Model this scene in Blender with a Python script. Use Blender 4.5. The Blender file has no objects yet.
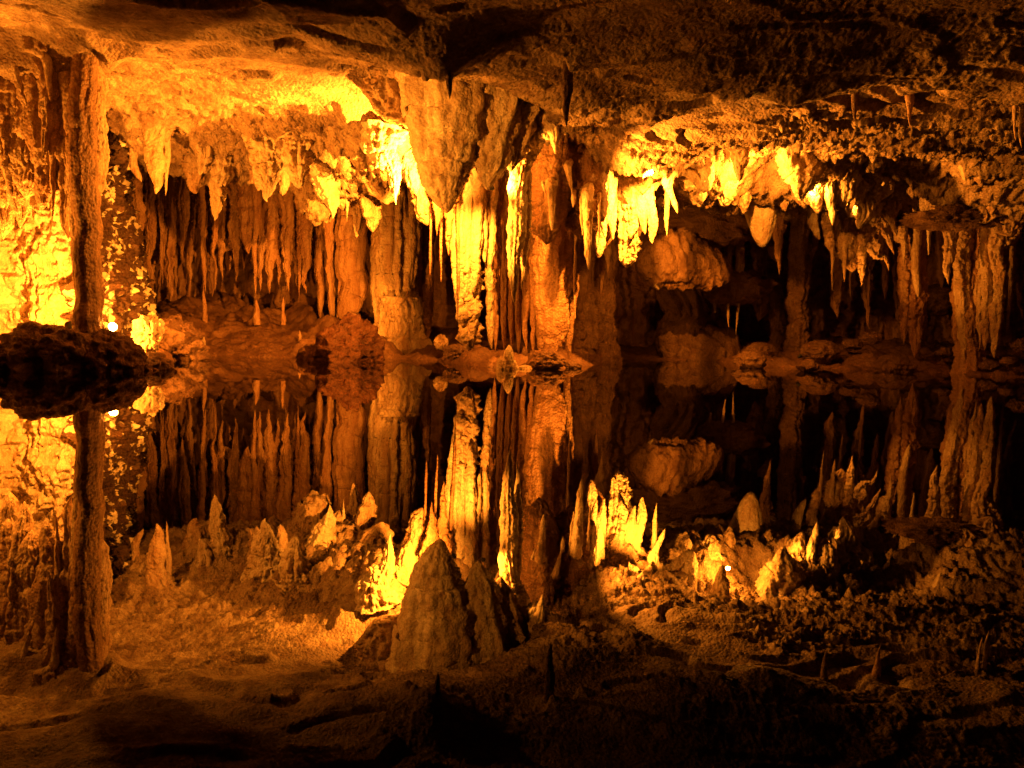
import bpy, math, random
import numpy as np
from mathutils import Matrix, Vector

random.seed(7)
rng = np.random.default_rng(7)
S = bpy.context.scene
COL = S.collection
R = math.radians

# ------------------------------------------------------------------ camera
F = 804.0
CAM_Z = 0.7
PITCH, ROLL = R(3.84), R(1.5)
fw = np.array([0, math.cos(PITCH), -math.sin(PITCH)])
r0 = np.array([1.0, 0, 0]); u0 = np.array([0, math.sin(PITCH), math.cos(PITCH)])
rt = math.cos(ROLL) * r0 + math.sin(ROLL) * u0
up = -math.sin(ROLL) * r0 + math.cos(ROLL) * u0
cam = bpy.data.cameras.new("camera")
co = bpy.data.objects.new("camera", cam); COL.objects.link(co)
cam.sensor_width = 36; cam.lens = 36 * F / 1024; cam.clip_start = 0.05; cam.clip_end = 200
m = Matrix.Identity(4)
for i in range(3):
    m[i][0], m[i][1], m[i][2] = rt[i], up[i], -fw[i]
m[2][3] = CAM_Z
co.matrix_world = m
S.camera = co


def at(px, py, d):
    """point of the cave seen at a pixel of the photograph, d metres ahead"""
    r = rt * (px - 512) / F + up * (384 - py) / F + fw
    p = r * (d / r[1])
    return np.array([p[0], d, p[2] + CAM_Z])


# ------------------------------------------------------------------ noise
_perm = rng.permutation(512).astype(np.int64)
_val = rng.uniform(-1, 1, 512)


def vnoise(p):
    pi = np.floor(p).astype(np.int64); f = p - pi
    f = f * f * f * (f * (f * 6 - 15) + 10)
    x, y, z = pi[..., 0], pi[..., 1], pi[..., 2]

    def h(a, b, c):
        return _val[_perm[(_perm[(_perm[a & 511] + b) & 511] + c) & 511]]
    fx, fy, fz = f[..., 0], f[..., 1], f[..., 2]
    out = 0
    for i in (0, 1):
        wx = fx if i else 1 - fx
        for j in (0, 1):
            wy = fy if j else 1 - fy
            for k in (0, 1):
                wz = fz if k else 1 - fz
                out = out + h(x + i, y + j, z + k) * wx * wy * wz
    return out


def fbm(p, octv=4, gain=0.5, lac=2.07):
    a, s, o = 1.0, 0.0, np.zeros(p.shape[:-1])
    for i in range(octv):
        o = o + a * vnoise(p + 17.3 * i); s += a
        a *= gain; p = p * lac
    return o / s * 1.6


def billow(p, octv=3, gain=0.5):
    a, s, o = 1.0, 0.0, np.zeros(p.shape[:-1])
    for i in range(octv):
        o = o + a * np.abs(vnoise(p + 9.1 * i)); s += a
        a *= gain; p = p * 2.1
    return o / s * 2


# ------------------------------------------------------------------ materials
def rock_mat(name, c_lo, c_hi, c_stain, streak=1.0, bump=1.0, rough=0.6, grain=1.0, spec=0.4, patch=0.0):
    m = bpy.data.materials.new(name); m.use_nodes = True
    nt = m.node_tree; N = nt.nodes; L = nt.links
    b = N["Principled BSDF"]
    tc = N.new("ShaderNodeTexCoord"); oi = N.new("ShaderNodeObjectInfo")
    add = N.new("ShaderNodeVectorMath"); add.operation = 'ADD'
    sc = N.new("ShaderNodeVectorMath"); sc.operation = 'SCALE'
    cmb = N.new("ShaderNodeCombineXYZ")
    for i in range(3):
        L.new(oi.outputs["Random"], cmb.inputs[i])
    L.new(cmb.outputs[0], sc.inputs[0]); sc.inputs["Scale"].default_value = 40
    L.new(tc.outputs["Object"], add.inputs[0]); L.new(sc.outputs[0], add.inputs[1])
    mp = N.new("ShaderNodeMapping"); mp.inputs["Scale"].default_value = (1, 1, 1 - 0.8 * streak)
    L.new(add.outputs[0], mp.inputs["Vector"])

    def noise(scale, det, vec, rg=0.6):
        n = N.new("ShaderNodeTexNoise"); n.inputs["Scale"].default_value = scale
        n.inputs["Detail"].default_value = det; n.inputs["Roughness"].default_value = rg
        L.new(vec, n.inputs["Vector"]); return n

    def ramp(src, a, bb, p0, p1):
        r = N.new("ShaderNodeValToRGB")
        r.color_ramp.elements[0].position = p0; r.color_ramp.elements[1].position = p1
        r.color_ramp.elements[0].color = (*a, 1); r.color_ramp.elements[1].color = (*bb, 1)
        L.new(src, r.inputs[0]); return r
    n1 = noise(4.0, 6, mp.outputs[0]); n2 = noise(11, 5, mp.outputs[0]); n3 = noise(55 * grain, 3, add.outputs[0])
    r1 = ramp(n1.outputs["Fac"], c_lo, c_hi, 0.33, 0.66)
    r2 = ramp(n2.outputs["Fac"], (0, 0, 0), (1, 1, 1), 0.50, 0.72)
    mx = N.new("ShaderNodeMix"); mx.data_type = 'RGBA'
    ml = N.new("ShaderNodeMath"); ml.operation = 'MULTIPLY'; ml.inputs[1].default_value = 0.75
    L.new(r2.outputs[0], ml.inputs[0]); L.new(ml.outputs[0], mx.inputs[0])
    L.new(r1.outputs[0], mx.inputs[6]); mx.inputs[7].default_value = (*c_stain, 1)
    # mineral grain
    g = ramp(n3.outputs["Fac"], (0.62, 0.6, 0.58), (1.15, 1.15, 1.15), 0.3, 0.7)
    mg = N.new("ShaderNodeMix"); mg.data_type = 'RGBA'; mg.blend_type = 'MULTIPLY'; mg.inputs[0].default_value = 0.8
    L.new(mx.outputs[2], mg.inputs[6]); L.new(g.outputs[0], mg.inputs[7])
    out = mg.outputs[2]
    if patch:
        n5 = noise(0.9, 8, add.outputs[0], 0.68)
        r5 = ramp(n5.outputs["Fac"], (0.30, 0.20, 0.14), (1, 1, 1), 0.38, 0.56)
        mp5 = N.new("ShaderNodeMix"); mp5.data_type = 'RGBA'; mp5.blend_type = 'MULTIPLY'; mp5.inputs[0].default_value = patch
        L.new(out, mp5.inputs[6]); L.new(r5.outputs[0], mp5.inputs[7]); out = mp5.outputs[2]
    L.new(out, b.inputs["Base Color"])
    b.inputs["Roughness"].default_value = rough
    b.inputs["Specular IOR Level"].default_value = spec
    rr = N.new("ShaderNodeMapRange"); rr.inputs[3].default_value = rough - 0.2; rr.inputs[4].default_value = rough + 0.2
    L.new(n2.outputs["Fac"], rr.inputs[0]); L.new(rr.outputs[0], b.inputs["Roughness"])
    # bumps: knobs (voronoi) + grain
    vo = N.new("ShaderNodeTexVoronoi"); vo.feature = 'F1'; vo.inputs["Scale"].default_value = 22 * grain
    L.new(add.outputs[0], vo.inputs["Vector"])
    n4 = noise(26 * grain, 6, mp.outputs[0], 0.65)
    b1 = N.new("ShaderNodeBump"); b1.inputs["Strength"].default_value = 0.55 * bump; b1.inputs["Distance"].default_value = 0.03
    b1.invert = True
    L.new(vo.outputs["Distance"], b1.inputs["Height"])
    b2 = N.new("ShaderNodeBump"); b2.inputs["Strength"].default_value = 0.8 * bump; b2.inputs["Distance"].default_value = 0.03
    L.new(n4.outputs["Fac"], b2.inputs["Height"]); L.new(b1.outputs[0], b2.inputs["Normal"])
    L.new(b2.outputs[0], b.inputs["Normal"])
    return m


M = {
    'pale': rock_mat("pale_calcite", (0.46, 0.33, 0.19), (0.70, 0.61, 0.46), (0.30, 0.16, 0.07), 0.9, 1.0),
    'tan': rock_mat("tan_limestone", (0.34, 0.20, 0.10), (0.55, 0.42, 0.27), (0.22, 0.10, 0.045), 0.8, 1.1),
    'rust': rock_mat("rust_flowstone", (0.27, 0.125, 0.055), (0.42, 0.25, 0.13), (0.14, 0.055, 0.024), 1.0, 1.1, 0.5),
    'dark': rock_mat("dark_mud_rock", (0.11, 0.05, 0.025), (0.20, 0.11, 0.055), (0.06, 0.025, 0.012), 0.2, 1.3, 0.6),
    'ceil': rock_mat("ceiling_limestone", (0.26, 0.16, 0.09), (0.52, 0.40, 0.26), (0.17, 0.09, 0.05), 0.0, 1.4, 0.7, patch=0.5),
    'wall': rock_mat("wall_limestone", (0.36, 0.22, 0.12), (0.50, 0.36, 0.22), (0.20, 0.11, 0.06), 0.7, 1.2, 0.6),
    'brown': rock_mat("brown_shaded_flowstone", (0.17, 0.085, 0.04), (0.31, 0.18, 0.09), (0.10, 0.045, 0.02), 0.9, 1.2, 0.55),  # brown made darker to carry shade on the central mass and pillar
    'redmud': rock_mat("red_mud_crust", (0.10, 0.035, 0.018), (0.20, 0.08, 0.04), (0.06, 0.025, 0.012), 0.1, 1.5, 0.5),
    'bank': rock_mat("bank_mud", (0.13, 0.06, 0.03), (0.21, 0.11, 0.055), (0.08, 0.035, 0.018), 0.0, 1.0, 0.55),
}


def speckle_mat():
    m = rock_mat("pale_spotted_wall", (0.05, 0.025, 0.012), (0.09, 0.04, 0.02), (0.04, 0.02, 0.01), 0.3, 1.3)  # dark base, pale noise spots mixed in below
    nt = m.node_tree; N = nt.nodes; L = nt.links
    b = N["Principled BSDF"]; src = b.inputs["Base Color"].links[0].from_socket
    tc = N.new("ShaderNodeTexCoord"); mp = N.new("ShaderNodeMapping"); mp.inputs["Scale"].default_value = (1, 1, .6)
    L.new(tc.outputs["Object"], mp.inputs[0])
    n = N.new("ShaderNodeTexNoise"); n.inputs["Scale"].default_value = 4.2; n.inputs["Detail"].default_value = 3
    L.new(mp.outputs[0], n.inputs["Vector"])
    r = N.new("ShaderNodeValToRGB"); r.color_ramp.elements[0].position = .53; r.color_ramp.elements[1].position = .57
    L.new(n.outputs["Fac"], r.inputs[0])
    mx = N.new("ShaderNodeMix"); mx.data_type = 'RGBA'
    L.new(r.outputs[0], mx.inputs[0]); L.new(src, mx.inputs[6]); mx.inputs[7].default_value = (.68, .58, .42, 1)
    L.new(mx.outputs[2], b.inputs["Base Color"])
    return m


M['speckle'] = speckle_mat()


def plain(name, col, rough=0.5, metal=0.0, emit=None, es=0):
    m = bpy.data.materials.new(name); m.use_nodes = True
    b = m.node_tree.nodes["Principled BSDF"]
    b.inputs["Base Color"].default_value = (*col, 1); b.inputs["Roughness"].default_value = rough
    b.inputs["Metallic"].default_value = metal
    if emit:
        b.inputs["Emission Color"].default_value = (*emit, 1); b.inputs["Emission Strength"].default_value = es
    return m


M['lampmetal'] = plain("lamp_housing_black", (0.004, 0.004, 0.004), 0.7, 0.0)
M['lens'] = plain("lit_lamp_lens", (0.9, 0.8, 0.6), 0.3, 0, (1.0, 0.62, 0.22), 60)
M['lens_hooded'] = plain("hooded_lamp_lens", (0.03, 0.02, 0.01), 0.5, 0, (1.0, 0.42, 0.06), 0.4)
w = plain("still_lake_water", (0.003, 0.0018, 0.0008), 0.0); M['water'] = w
w.node_tree.nodes["Principled BSDF"].inputs["IOR"].default_value = 1.55

# ------------------------------------------------------------------ mesh helpers
def link(name, V, Q, mat, parent=None, origin=None, smooth=True, tris=False):
    V = np.asarray(V, float)
    if origin is not None:
        V = V - np.asarray(origin)
    me = bpy.data.meshes.new(name)
    Q = np.asarray(Q, np.int32)
    n, k = Q.shape
    me.vertices.add(len(V)); me.vertices.foreach_set("co", V.astype(np.float32).ravel())
    me.loops.add(n * k); me.loops.foreach_set("vertex_index", Q.ravel())
    me.polygons.add(n)
    me.polygons.foreach_set("loop_start", np.arange(0, n * k, k, dtype=np.int32))
    me.update(calc_edges=True); me.validate()
    if smooth:
        me.polygons.foreach_set("use_smooth", np.ones(len(me.polygons), bool))
    me.materials.append(mat)
    o = bpy.data.objects.new(name, me); COL.objects.link(o)
    if origin is not None:
        o.location = origin
    if parent is not None:
        o.parent = parent
        if origin is not None:
            o.location = Vector(origin) - parent.location
    return o


def tag(o, label=None, cat=None, group=None, kind=None):
    if label: o["label"] = label
    if cat: o["category"] = cat
    if group: o["group"] = group
    if kind: o["kind"] = kind
    return o


def empty(name, loc):
    o = bpy.data.objects.new(name, None); COL.objects.link(o); o.location = tuple(loc)
    o.empty_display_size = 0.1
    return o


def grid_quads(nr, nc, wrap=False):
    i = np.arange(nr - 1)[:, None]; j = np.arange(nc if wrap else nc - 1)[None, :]
    j2 = (j + 1) % nc
    return np.stack([i * nc + j, i * nc + j2, (i + 1) * nc + j2, (i + 1) * nc + j], -1).reshape(-1, 4)


def smooth_path(P, n):
    P = np.asarray(P, float)
    if len(P) == 2:
        t = np.linspace(0, 1, n)[:, None]
        return P[0] * (1 - t) + P[1] * t
    Q = np.vstack([2 * P[0] - P[1], P, 2 * P[-1] - P[-2]])
    seg = len(P) - 1
    tt = np.linspace(0, seg, n); k = np.minimum(tt.astype(int), seg - 1); f = (tt - k)[:, None]
    a, b, c, d = Q[k], Q[k + 1], Q[k + 2], Q[k + 3]
    return 0.5 * (2 * b + (c - a) * f + (2 * a - 5 * b + 4 * c - d) * f ** 2 + (3 * b - a - 3 * c + d) * f ** 3)


PROFILE = {
    # t = 0 root, 1 tip  -> share of the root radius
    'cone': lambda t: (1 - t) ** 0.8 * 0.80 + 0.20 * (1 - t ** 7),
    'spike': lambda t: 0.85 * (1 - t) ** 1.5 + 0.22 * (1 - t ** 5),
    'finger': lambda t: 0.25 * (1 - t) ** 3 + 0.75 * (1 - t ** 3.5) ** 0.7,
    'carrot': lambda t: 0.10 * (1 - t ** 6) + 0.68 * (1 - t) ** 0.9 + 0.3 * np.exp(-((t - 0.3) / 0.25) ** 2) * (1 - t),
    'dome': lambda t: np.clip(1 - t ** 1.9, 0, 1) ** 0.6,
    'column': lambda t: 0.9 + 0.35 * np.clip(1 - t / 0.12, 0, 1) ** 2 + 0.25 * np.clip((t - 0.85) / 0.15, 0, 1) ** 2,
    'rod': lambda t: (0.78 + 0.22 * (1 - t) ** 2) * (1 - 0.85 * t ** 14),
    'straw': lambda t: 0.45 + 0.55 * (1 - t) ** 2 - 0.3 * t ** 8,
    'slab': lambda t: 1.0 - 0.25 * t - 0.75 * t ** 9,
    'pillar': lambda t: 1.0 - 0.12 * np.sin(t * 3.1) + 0.25 * t ** 6,
}


def strand_mesh(P, rad, prof, flute=0.16, knob=0.16, flat=1.0, seed=0, res=0.02, wob=0.08, lump=1.0):
    """tapering dripstone along P (root first); returns verts, quads"""
    P = np.asarray(P, float)
    length = np.linalg.norm(np.diff(P, axis=0), axis=1).sum()
    nr = int(np.clip(length / res, 14, 170)); ns = int(np.clip(2 * math.pi * rad / (res * 1.1), 12, 84))
    # closer rings near the tip
    A = smooth_path(P, nr * 3)
    t = np.linspace(0, 1, nr) ** 0.92
    ii = t * (len(A) - 1)
    A = np.stack([np.interp(ii, np.arange(len(A)), A[:, k]) for k in range(3)], -1)
    off = np.array([seed * 3.71 % 91, seed * 7.13 % 83, seed * 1.37 % 77])
    # wander of the axis
    q = A * np.array([0.6, 0.6, 1.6]) + off
    wv = (np.stack([vnoise(q), vnoise(q + 31.7)], -1) * 3 + np.stack([vnoise(q * 3.3), vnoise(q * 3.3 + 31.7)], -1) * 1.6) * rad * wob * np.clip(t * 4, 0, 1)[:, None]
    A[:, :2] += wv
    T = np.gradient(A, axis=0); T /= np.linalg.norm(T, axis=1, keepdims=True) + 1e-9
    e1 = np.cross(T, np.array([0, 1.0, 0.001])); e1 /= np.linalg.norm(e1, axis=1, keepdims=True) + 1e-9
    e2 = np.cross(T, e1)
    a = np.linspace(0, 2 * math.pi, ns, endpoint=False)
    r = rad * PROFILE[prof](t)
    # slight lumpiness of the radius along the length
    tl = np.stack([t * length * 2.4 * np.clip(.1 / rad, .3, 1.3) + off[0], t * 0 + off[1], t * 0], -1)
    lm = lump * (0.25 if prof in ('column', 'pillar', 'slab') else 1.0)
    r = r * (1 + lm * (0.24 * vnoise(tl) + 0.13 * vnoise(tl * 3.1 + 7)))
    ca, sa = np.cos(a), np.sin(a)
    dirv = e1[:, None, :] * ca[None, :, None] + e2[:, None, :] * (sa * flat)[None, :, None]
    # flutes: noise on the unit circle, stretched along the axis
    k = max(1.3, min(4.0, rad * 9))
    fq = np.stack([np.broadcast_to(ca * k, (nr, ns)) + off[0], np.broadcast_to(sa * k, (nr, ns)) + off[1],
                   np.broadcast_to((t * length * 0.55)[:, None], (nr, ns)) + off[2]], -1)
    fl = fbm(fq, 3, 0.6)
    V = A[:, None, :] + dirv * r[:, None, None]
    kn = billow(V * np.array([7.5, 7.5, 5.0]) + off, 3, 0.6) - 0.45
    fine = fbm(V * 16 + off, 3, 0.6)
    rr = r[:, None] * (1 + flute * fl) + np.minimum(r[:, None], 0.22) * (knob * 1.7 * kn + knob * 0.55 * fine)
    rr = np.maximum(rr, 0.0015)
    V = A[:, None, :] + dirv * rr[:, :, None]
    nv = nr * ns
    V = V.reshape(-1, 3); Qd = grid_quads(nr, ns, True)
    # cap the tip
    tip = A[-1] + T[-1] * r[-1] * 0.8
    V = np.vstack([V, tip])
    j = np.arange(ns)
    cap = np.stack([(nr - 1) * ns + j, (nr - 1) * ns + (j + 1) % ns, np.full(ns, nv), np.full(ns, nv)], -1)
    return V, Qd, cap


def build_strand(name, P, rad, prof, mat, parent=None, **kw):
    V, Qd, cap = strand_mesh(P, rad, prof, **kw)
    T3 = cap[:, :3]
    tri = np.vstack([Qd[:, [0, 1, 2]], Qd[:, [0, 2, 3]], T3])
    origin = np.asarray(P[0], float)
    return link(name, V, tri, mat, parent, origin)


# ------------------------------------------------------------------ ceiling
CP = [  # pixel, pixel, depth of points on the cave ceiling
    (512, 0, 8.4), (900, 0, 8.5), (700, 0, 8.5), (250, 0, 8.3), (60, 0, 8.8), (300, 40, 9.9),
    (450, 50, 8.8), (567, 52, 9.4), (720, 60, 9.7), (850, 85, 10.8), (960, 95, 11.0), (640, 85, 10.6),
    (200, 80, 12.2), (120, 62, 11.7), (40, 20, 10.4), (60, 40, 11.2), (330, 75, 11.2),
    (430, 70, 10.6), (520, 90, 11.0), (470, 76, 10.9), (560, 118, 12.0), (450, 66, 11.4), (395, 66, 11.8), (520, 80, 11.7), (480, 68, 11.3), (450, 85, 12.6), (500, 100, 13),
    (385, 150, 12.8), (350, 135, 13.0), (300, 140, 14.0), (230, 130, 15.0), (170, 125, 14.5), (130, 150, 15.5),
    (200, 172, 17.0), (280, 180, 17.0), (340, 182, 16.0), (400, 170, 14.2), (150, 165, 17.6), (240, 176, 17),
    (150, 130, 21.5), (300, 150, 22), (380, 160, 20), (450, 170, 18),
    (600, 128, 12.4), (700, 148, 13.2), (800, 150, 14.0), (880, 135, 13.0), (960, 150, 13.5), (1020, 150, 13.5),
    (620, 156, 13.6), (630, 160, 14.5), (590, 150, 15),
    (720, 190, 15.3), (660, 166, 14.2), (790, 198, 16), (850, 200, 17), (905, 195, 16.5), (960, 205, 15.8), (1010, 215, 15.8),
    (720, 145, 14.2), (770, 150, 15.0), (930, 150, 14.8),
    (480, 140, 14), (540, 150, 15),
]
cpw = [at(*c) for c in CP]
cpw += [np.array(p, float) for p in [(-9, 3, 4.3), (0, 3, 4.05), (9, 3, 4.2), (-8, 6, 4.2), (0, 6, 4.0), (8, 6, 4.1), (0, 0, 4.1), (-14, 12, 4.2),
        (-12, 20, 4.6), (-6, 25, 4.7), (0, 22, 4.3), (5, 24, 4.3), (12, 24, 4.2), (18, 20, 4.0), (16, 12, 4.1), (14, 6, 4.2), (6, 20, 4.2), (10, 19, 4.1)]]
cpw = np.array(cpw)
dd = np.linalg.norm(cpw[:, None, :2] - cpw[None, :, :2], axis=-1)
K = np.sqrt(dd ** 2 + 0.5 ** 2)
A_ = K + 0.02 * np.eye(len(cpw)) * -1
wts = np.linalg.solve(np.block([[A_, np.ones((len(cpw), 1))], [np.ones((1, len(cpw))), np.zeros((1, 1))]]),
                      np.append(cpw[:, 2], 0))


def ceil_smooth(x, y):
    x = np.asarray(x, float); y = np.asarray(y, float)
    z = np.full(x.shape, wts[-1])
    for (cx, cy, _), wt in zip(cpw, wts[:-1]):
        z = z + wt * np.sqrt((x - cx) ** 2 + (y - cy) ** 2 + 0.25)
    return np.clip(z, 2.9, 5.6)


ROOTS = []   # x, y, radius, for the skirts where dripstone meets the ceiling


EDGE = np.array([(-40, 5.0), (150, 7.0), (330, 8.2), (430, 9.0), (560, 9.25), (700, 10.2), (850, 10.5), (1024, 10.4), (1200, 9)])


def ceil_noise(x, y):
    p = np.stack([x, y * 0.8, x * 0 + 3.3], -1)
    q = p + 0.35 * np.stack([fbm(p * 0.9 + 11, 2), fbm(p * 0.9 + 71, 2), x * 0], -1)
    rough = np.clip((x + 2.0) / 4.0, 0.35, 1.0)
    band = np.stack([x * 0.35, y * 0.9, x * 0 + 8.1], -1)
    n = 0.16 * fbm(band * 0.8, 3) + 0.05 * fbm(q * 1.1, 2)
    led = fbm(band * 0.9 + 40, 3) * 2.4
    fr = led % 1.0
    n += 0.13 * (np.clip(fr / 0.8, 0, 1) - np.clip((fr - .8) / .2, 0, 1) - 0.45) * (0.7 + 0.3 * rough) * np.where(x > -1.0, np.clip((y - 8.5) / 3, .35, 1), 1)
    patch = np.clip(fbm(p * 0.7 + 90, 3) * 1.6 + 0.45, 0.0, 1.0)
    near = np.clip((y - 9.6) / 2.0, 0.3, 1.0)
    n += (0.02 + 0.03 * rough * patch) * near * fbm(p * 3.3 + 25, 5, 0.6)
    n -= (0.02 + 0.045 * rough) * near * patch * (billow(p * 13 + 15, 2, 0.6) - 0.35)
    teeth = np.clip((y - 12.2) / 1.5, 0, 1) * np.clip((20 - y) / 1.5, 0, 1)
    n -= teeth * (0.15 * (billow(p * 2.6 + 60, 3, .55) - 0.4) + 0.08 * (billow(p * 7 + 33, 2, .6) - .35))
    n += 0.010 * fbm(p * 21, 3, .65)
    # lower ledge of the near ceiling
    px_ = 512 + F * x / np.maximum(y, 1)
    e = y - np.interp(px_, EDGE[:, 0], EDGE[:, 1]) + 0.45 * fbm(p * 1.2 + 23, 4, .6)
    n -= 0.26 / (1 + np.exp(np.clip(e / 0.06, -30, 30)))
    return n


def ceil_at(x, y):
    x = np.atleast_1d(np.asarray(x, float)); y = np.atleast_1d(np.asarray(y, float))
    return float((ceil_smooth(x, y) + ceil_noise(x, y))[0])


def ground_to_ceiling(P, rad):
    """carry a root up into the rock above it"""
    P = [np.asarray(p, float) for p in P]
    z = ceil_at(P[0][0], P[0][1])
    if z > P[0][2] - 0.05:
        q = P[0].copy(); q[2] = z + 0.12
        P = [q] + P
    ROOTS.append((P[0][0], P[0][1], rad))
    return P


LAB = {}


def stal(pts, wpx, d, label, prof='cone', mat='tan', name='stalactite', cat='stalactite', group=None, attach=True, **kw):
    """one hanging dripstone traced at depth d (or per-point depths)"""
    P = [at(p[0], p[1], p[2] if len(p) > 2 else d) for p in pts]
    rad = wpx * d / F / 2
    if attach:
        P = ground_to_ceiling(P, rad)
    kw.setdefault('seed', len(bpy.data.objects) * 1.7 + pts[0][0])
    o = build_strand(name, P, rad, prof, M[mat], **kw)
    return tag(o, label, cat, group)


def cluster(name, label, cat, strands, group=None, attach=True):
    """a formation whose fused strands are its parts: strand = (part name, pts, wpx, d, prof, mat, kw)"""
    first = strands[0]
    e = empty(name, at(*first[1][0][:2], first[3]))
    tag(e, label, cat, group)
    for s in strands:
        pn, pts, wpx, d, prof, mat = s[:6]; kw = dict(s[6]) if len(s) > 6 else {}
        att = kw.pop('attach', attach)
        P = [at(p[0], p[1], p[2] if len(p) > 2 else d) for p in pts]
        rad = wpx * d / F / 2
        if att:
            P = ground_to_ceiling(P, rad)
        kw.setdefault('seed', len(bpy.data.objects) * 1.3 + pts[0][0])
        build_strand(pn, P, rad, prof, M[mat], e, **kw)
    return e


def boulder(name, label, cat, px, py, d, rx, ry, rz, mat='dark', amp=0.2, seed=1, sub=5, sink=0, group=None, fine=0.06, z=None):
    import bmesh
    c = at(px, py, d)
    if z is not None: c[2] = z
    bm = bmesh.new(); bmesh.ops.create_icosphere(bm, subdivisions=sub, radius=1.0)
    V = np.array([v.co[:] for v in bm.verts]); T = np.array([[v.index for v in f.verts] for f in bm.faces]); bm.free()
    off = seed * 5.37
    sz = (rx * ry * rz) ** (1 / 3)
    W = V * np.array([rx, ry, rz])
    n = amp * fbm(V * 1.4 + off, 3) - amp * 0.8 * (billow(V * 2.6 + off, 3, 0.55) - 0.4) - fine * (billow(W * 7 + off, 3, 0.6) - 0.4) / max(sz, 0.2)
    W = W * (1 + n[:, None])
    o = link(name, W + c, T, M[mat], None, c)
    return tag(o, label, cat, group)


# ================================================================== FORMATIONS
GEN_LEFT = "fluted pillars at the left shore"
# --- left cluster of columns, about 11 m away
cluster('stone_pillar', "plain silhouette-dark pillar standing on the mud rock in front of the glowing left wall", 'stone pillar', [
    ('shaft', [(86, 30), (86, 180), (87, 332)], 27, 11.0, 'column', 'brown', dict(flute=.12, knob=.05, attach=True)),  # brown tone puts the backlit silhouette into the shaft's colour
    ('buttress', [(92, 60), (95, 140), (94, 222)], 27, 11.2, 'slab', 'tan', dict(flute=.25)),
    ('buttress', [(66, 55), (74, 150), (76, 300)], 15, 11.1, 'slab', 'tan', dict(flute=.25)),
])
cluster('fluted_curtain', "wide ribbed dripstone curtain hanging at the far left above the glowing wall", 'dripstone curtain', [
    ('rib', [(4, 80), (6, 150), (5, 240)], 34, 11.7, 'slab', 'tan', dict(flute=.5, knob=.16)),
    ('rib', [(18, 62), (17, 130), (20, 228)], 32, 11.45, 'slab', 'tan', dict(flute=.5, knob=.16)),
    ('rib', [(32, 80), (30, 150), (31, 200)], 34, 11.45, 'slab', 'tan', dict(flute=.5, knob=.16)),
    ('rib', [(45, 70), (43, 150), (42, 212)], 28, 11.3, 'slab', 'tan', dict(flute=.35, knob=.16)),
    ('rib', [(53, 110), (52, 160), (53, 222)], 18, 11.15, 'carrot', 'tan', dict(flute=.35, knob=.16)),
    ('rib', [(60, 60), (58, 140), (57, 205)], 28, 11.35, 'slab', 'tan', dict(flute=.5, knob=.16)),
    ('lobe', [(24, 30), (24, 80), (26, 150)], 44, 11.2, 'carrot', 'tan', dict(flute=.35, knob=.25)),
    ('lobe', [(50, 28), (50, 80), (48, 165)], 46, 11.1, 'carrot', 'tan', dict(flute=.35, knob=.25)),
    ('rib', [(68, 50), (67, 150), (67, 240)], 20, 11.25, 'slab', 'tan', dict(flute=.5, knob=.16)),
])
stal([(4, 45), (13, 65), (20, 88)], 15, 11.0, "pale hanging tooth at the upper left edge in front of the ribbed curtain", 'spike', 'pale')
stal([(38, 48), (48, 62), (51, 102)], 13, 10.9, "pale curved tooth hanging between two dark holes above the ribbed curtain", 'finger', 'pale')
stal([(104, 92), (110, 108), (113, 128)], 12, 14.0, "slim stalactite forming the left half of a little arch beside the pillar", 'spike', 'tan')
stal([(134, 88), (142, 104), (144, 127)], 11, 14.0, "slim stalactite forming the right half of a little arch beside the pillar", 'spike', 'tan')
stal([(154, 85), (155, 150), (155, 194)], 25, 14.0, "thick blunt stalactite hanging alone right of the little arch", 'finger', 'tan', flute=.12, knob=.12)
stal([(166, 160), (166, 196)], 9, 14.2, "stub stalactite stuck to the side of the thick blunt one", 'cone', 'tan')
stal([(134, 165), (142, 182)], 12, 15.0, "short tan stub left of the thick blunt stalactite", 'cone', 'tan')
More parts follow.
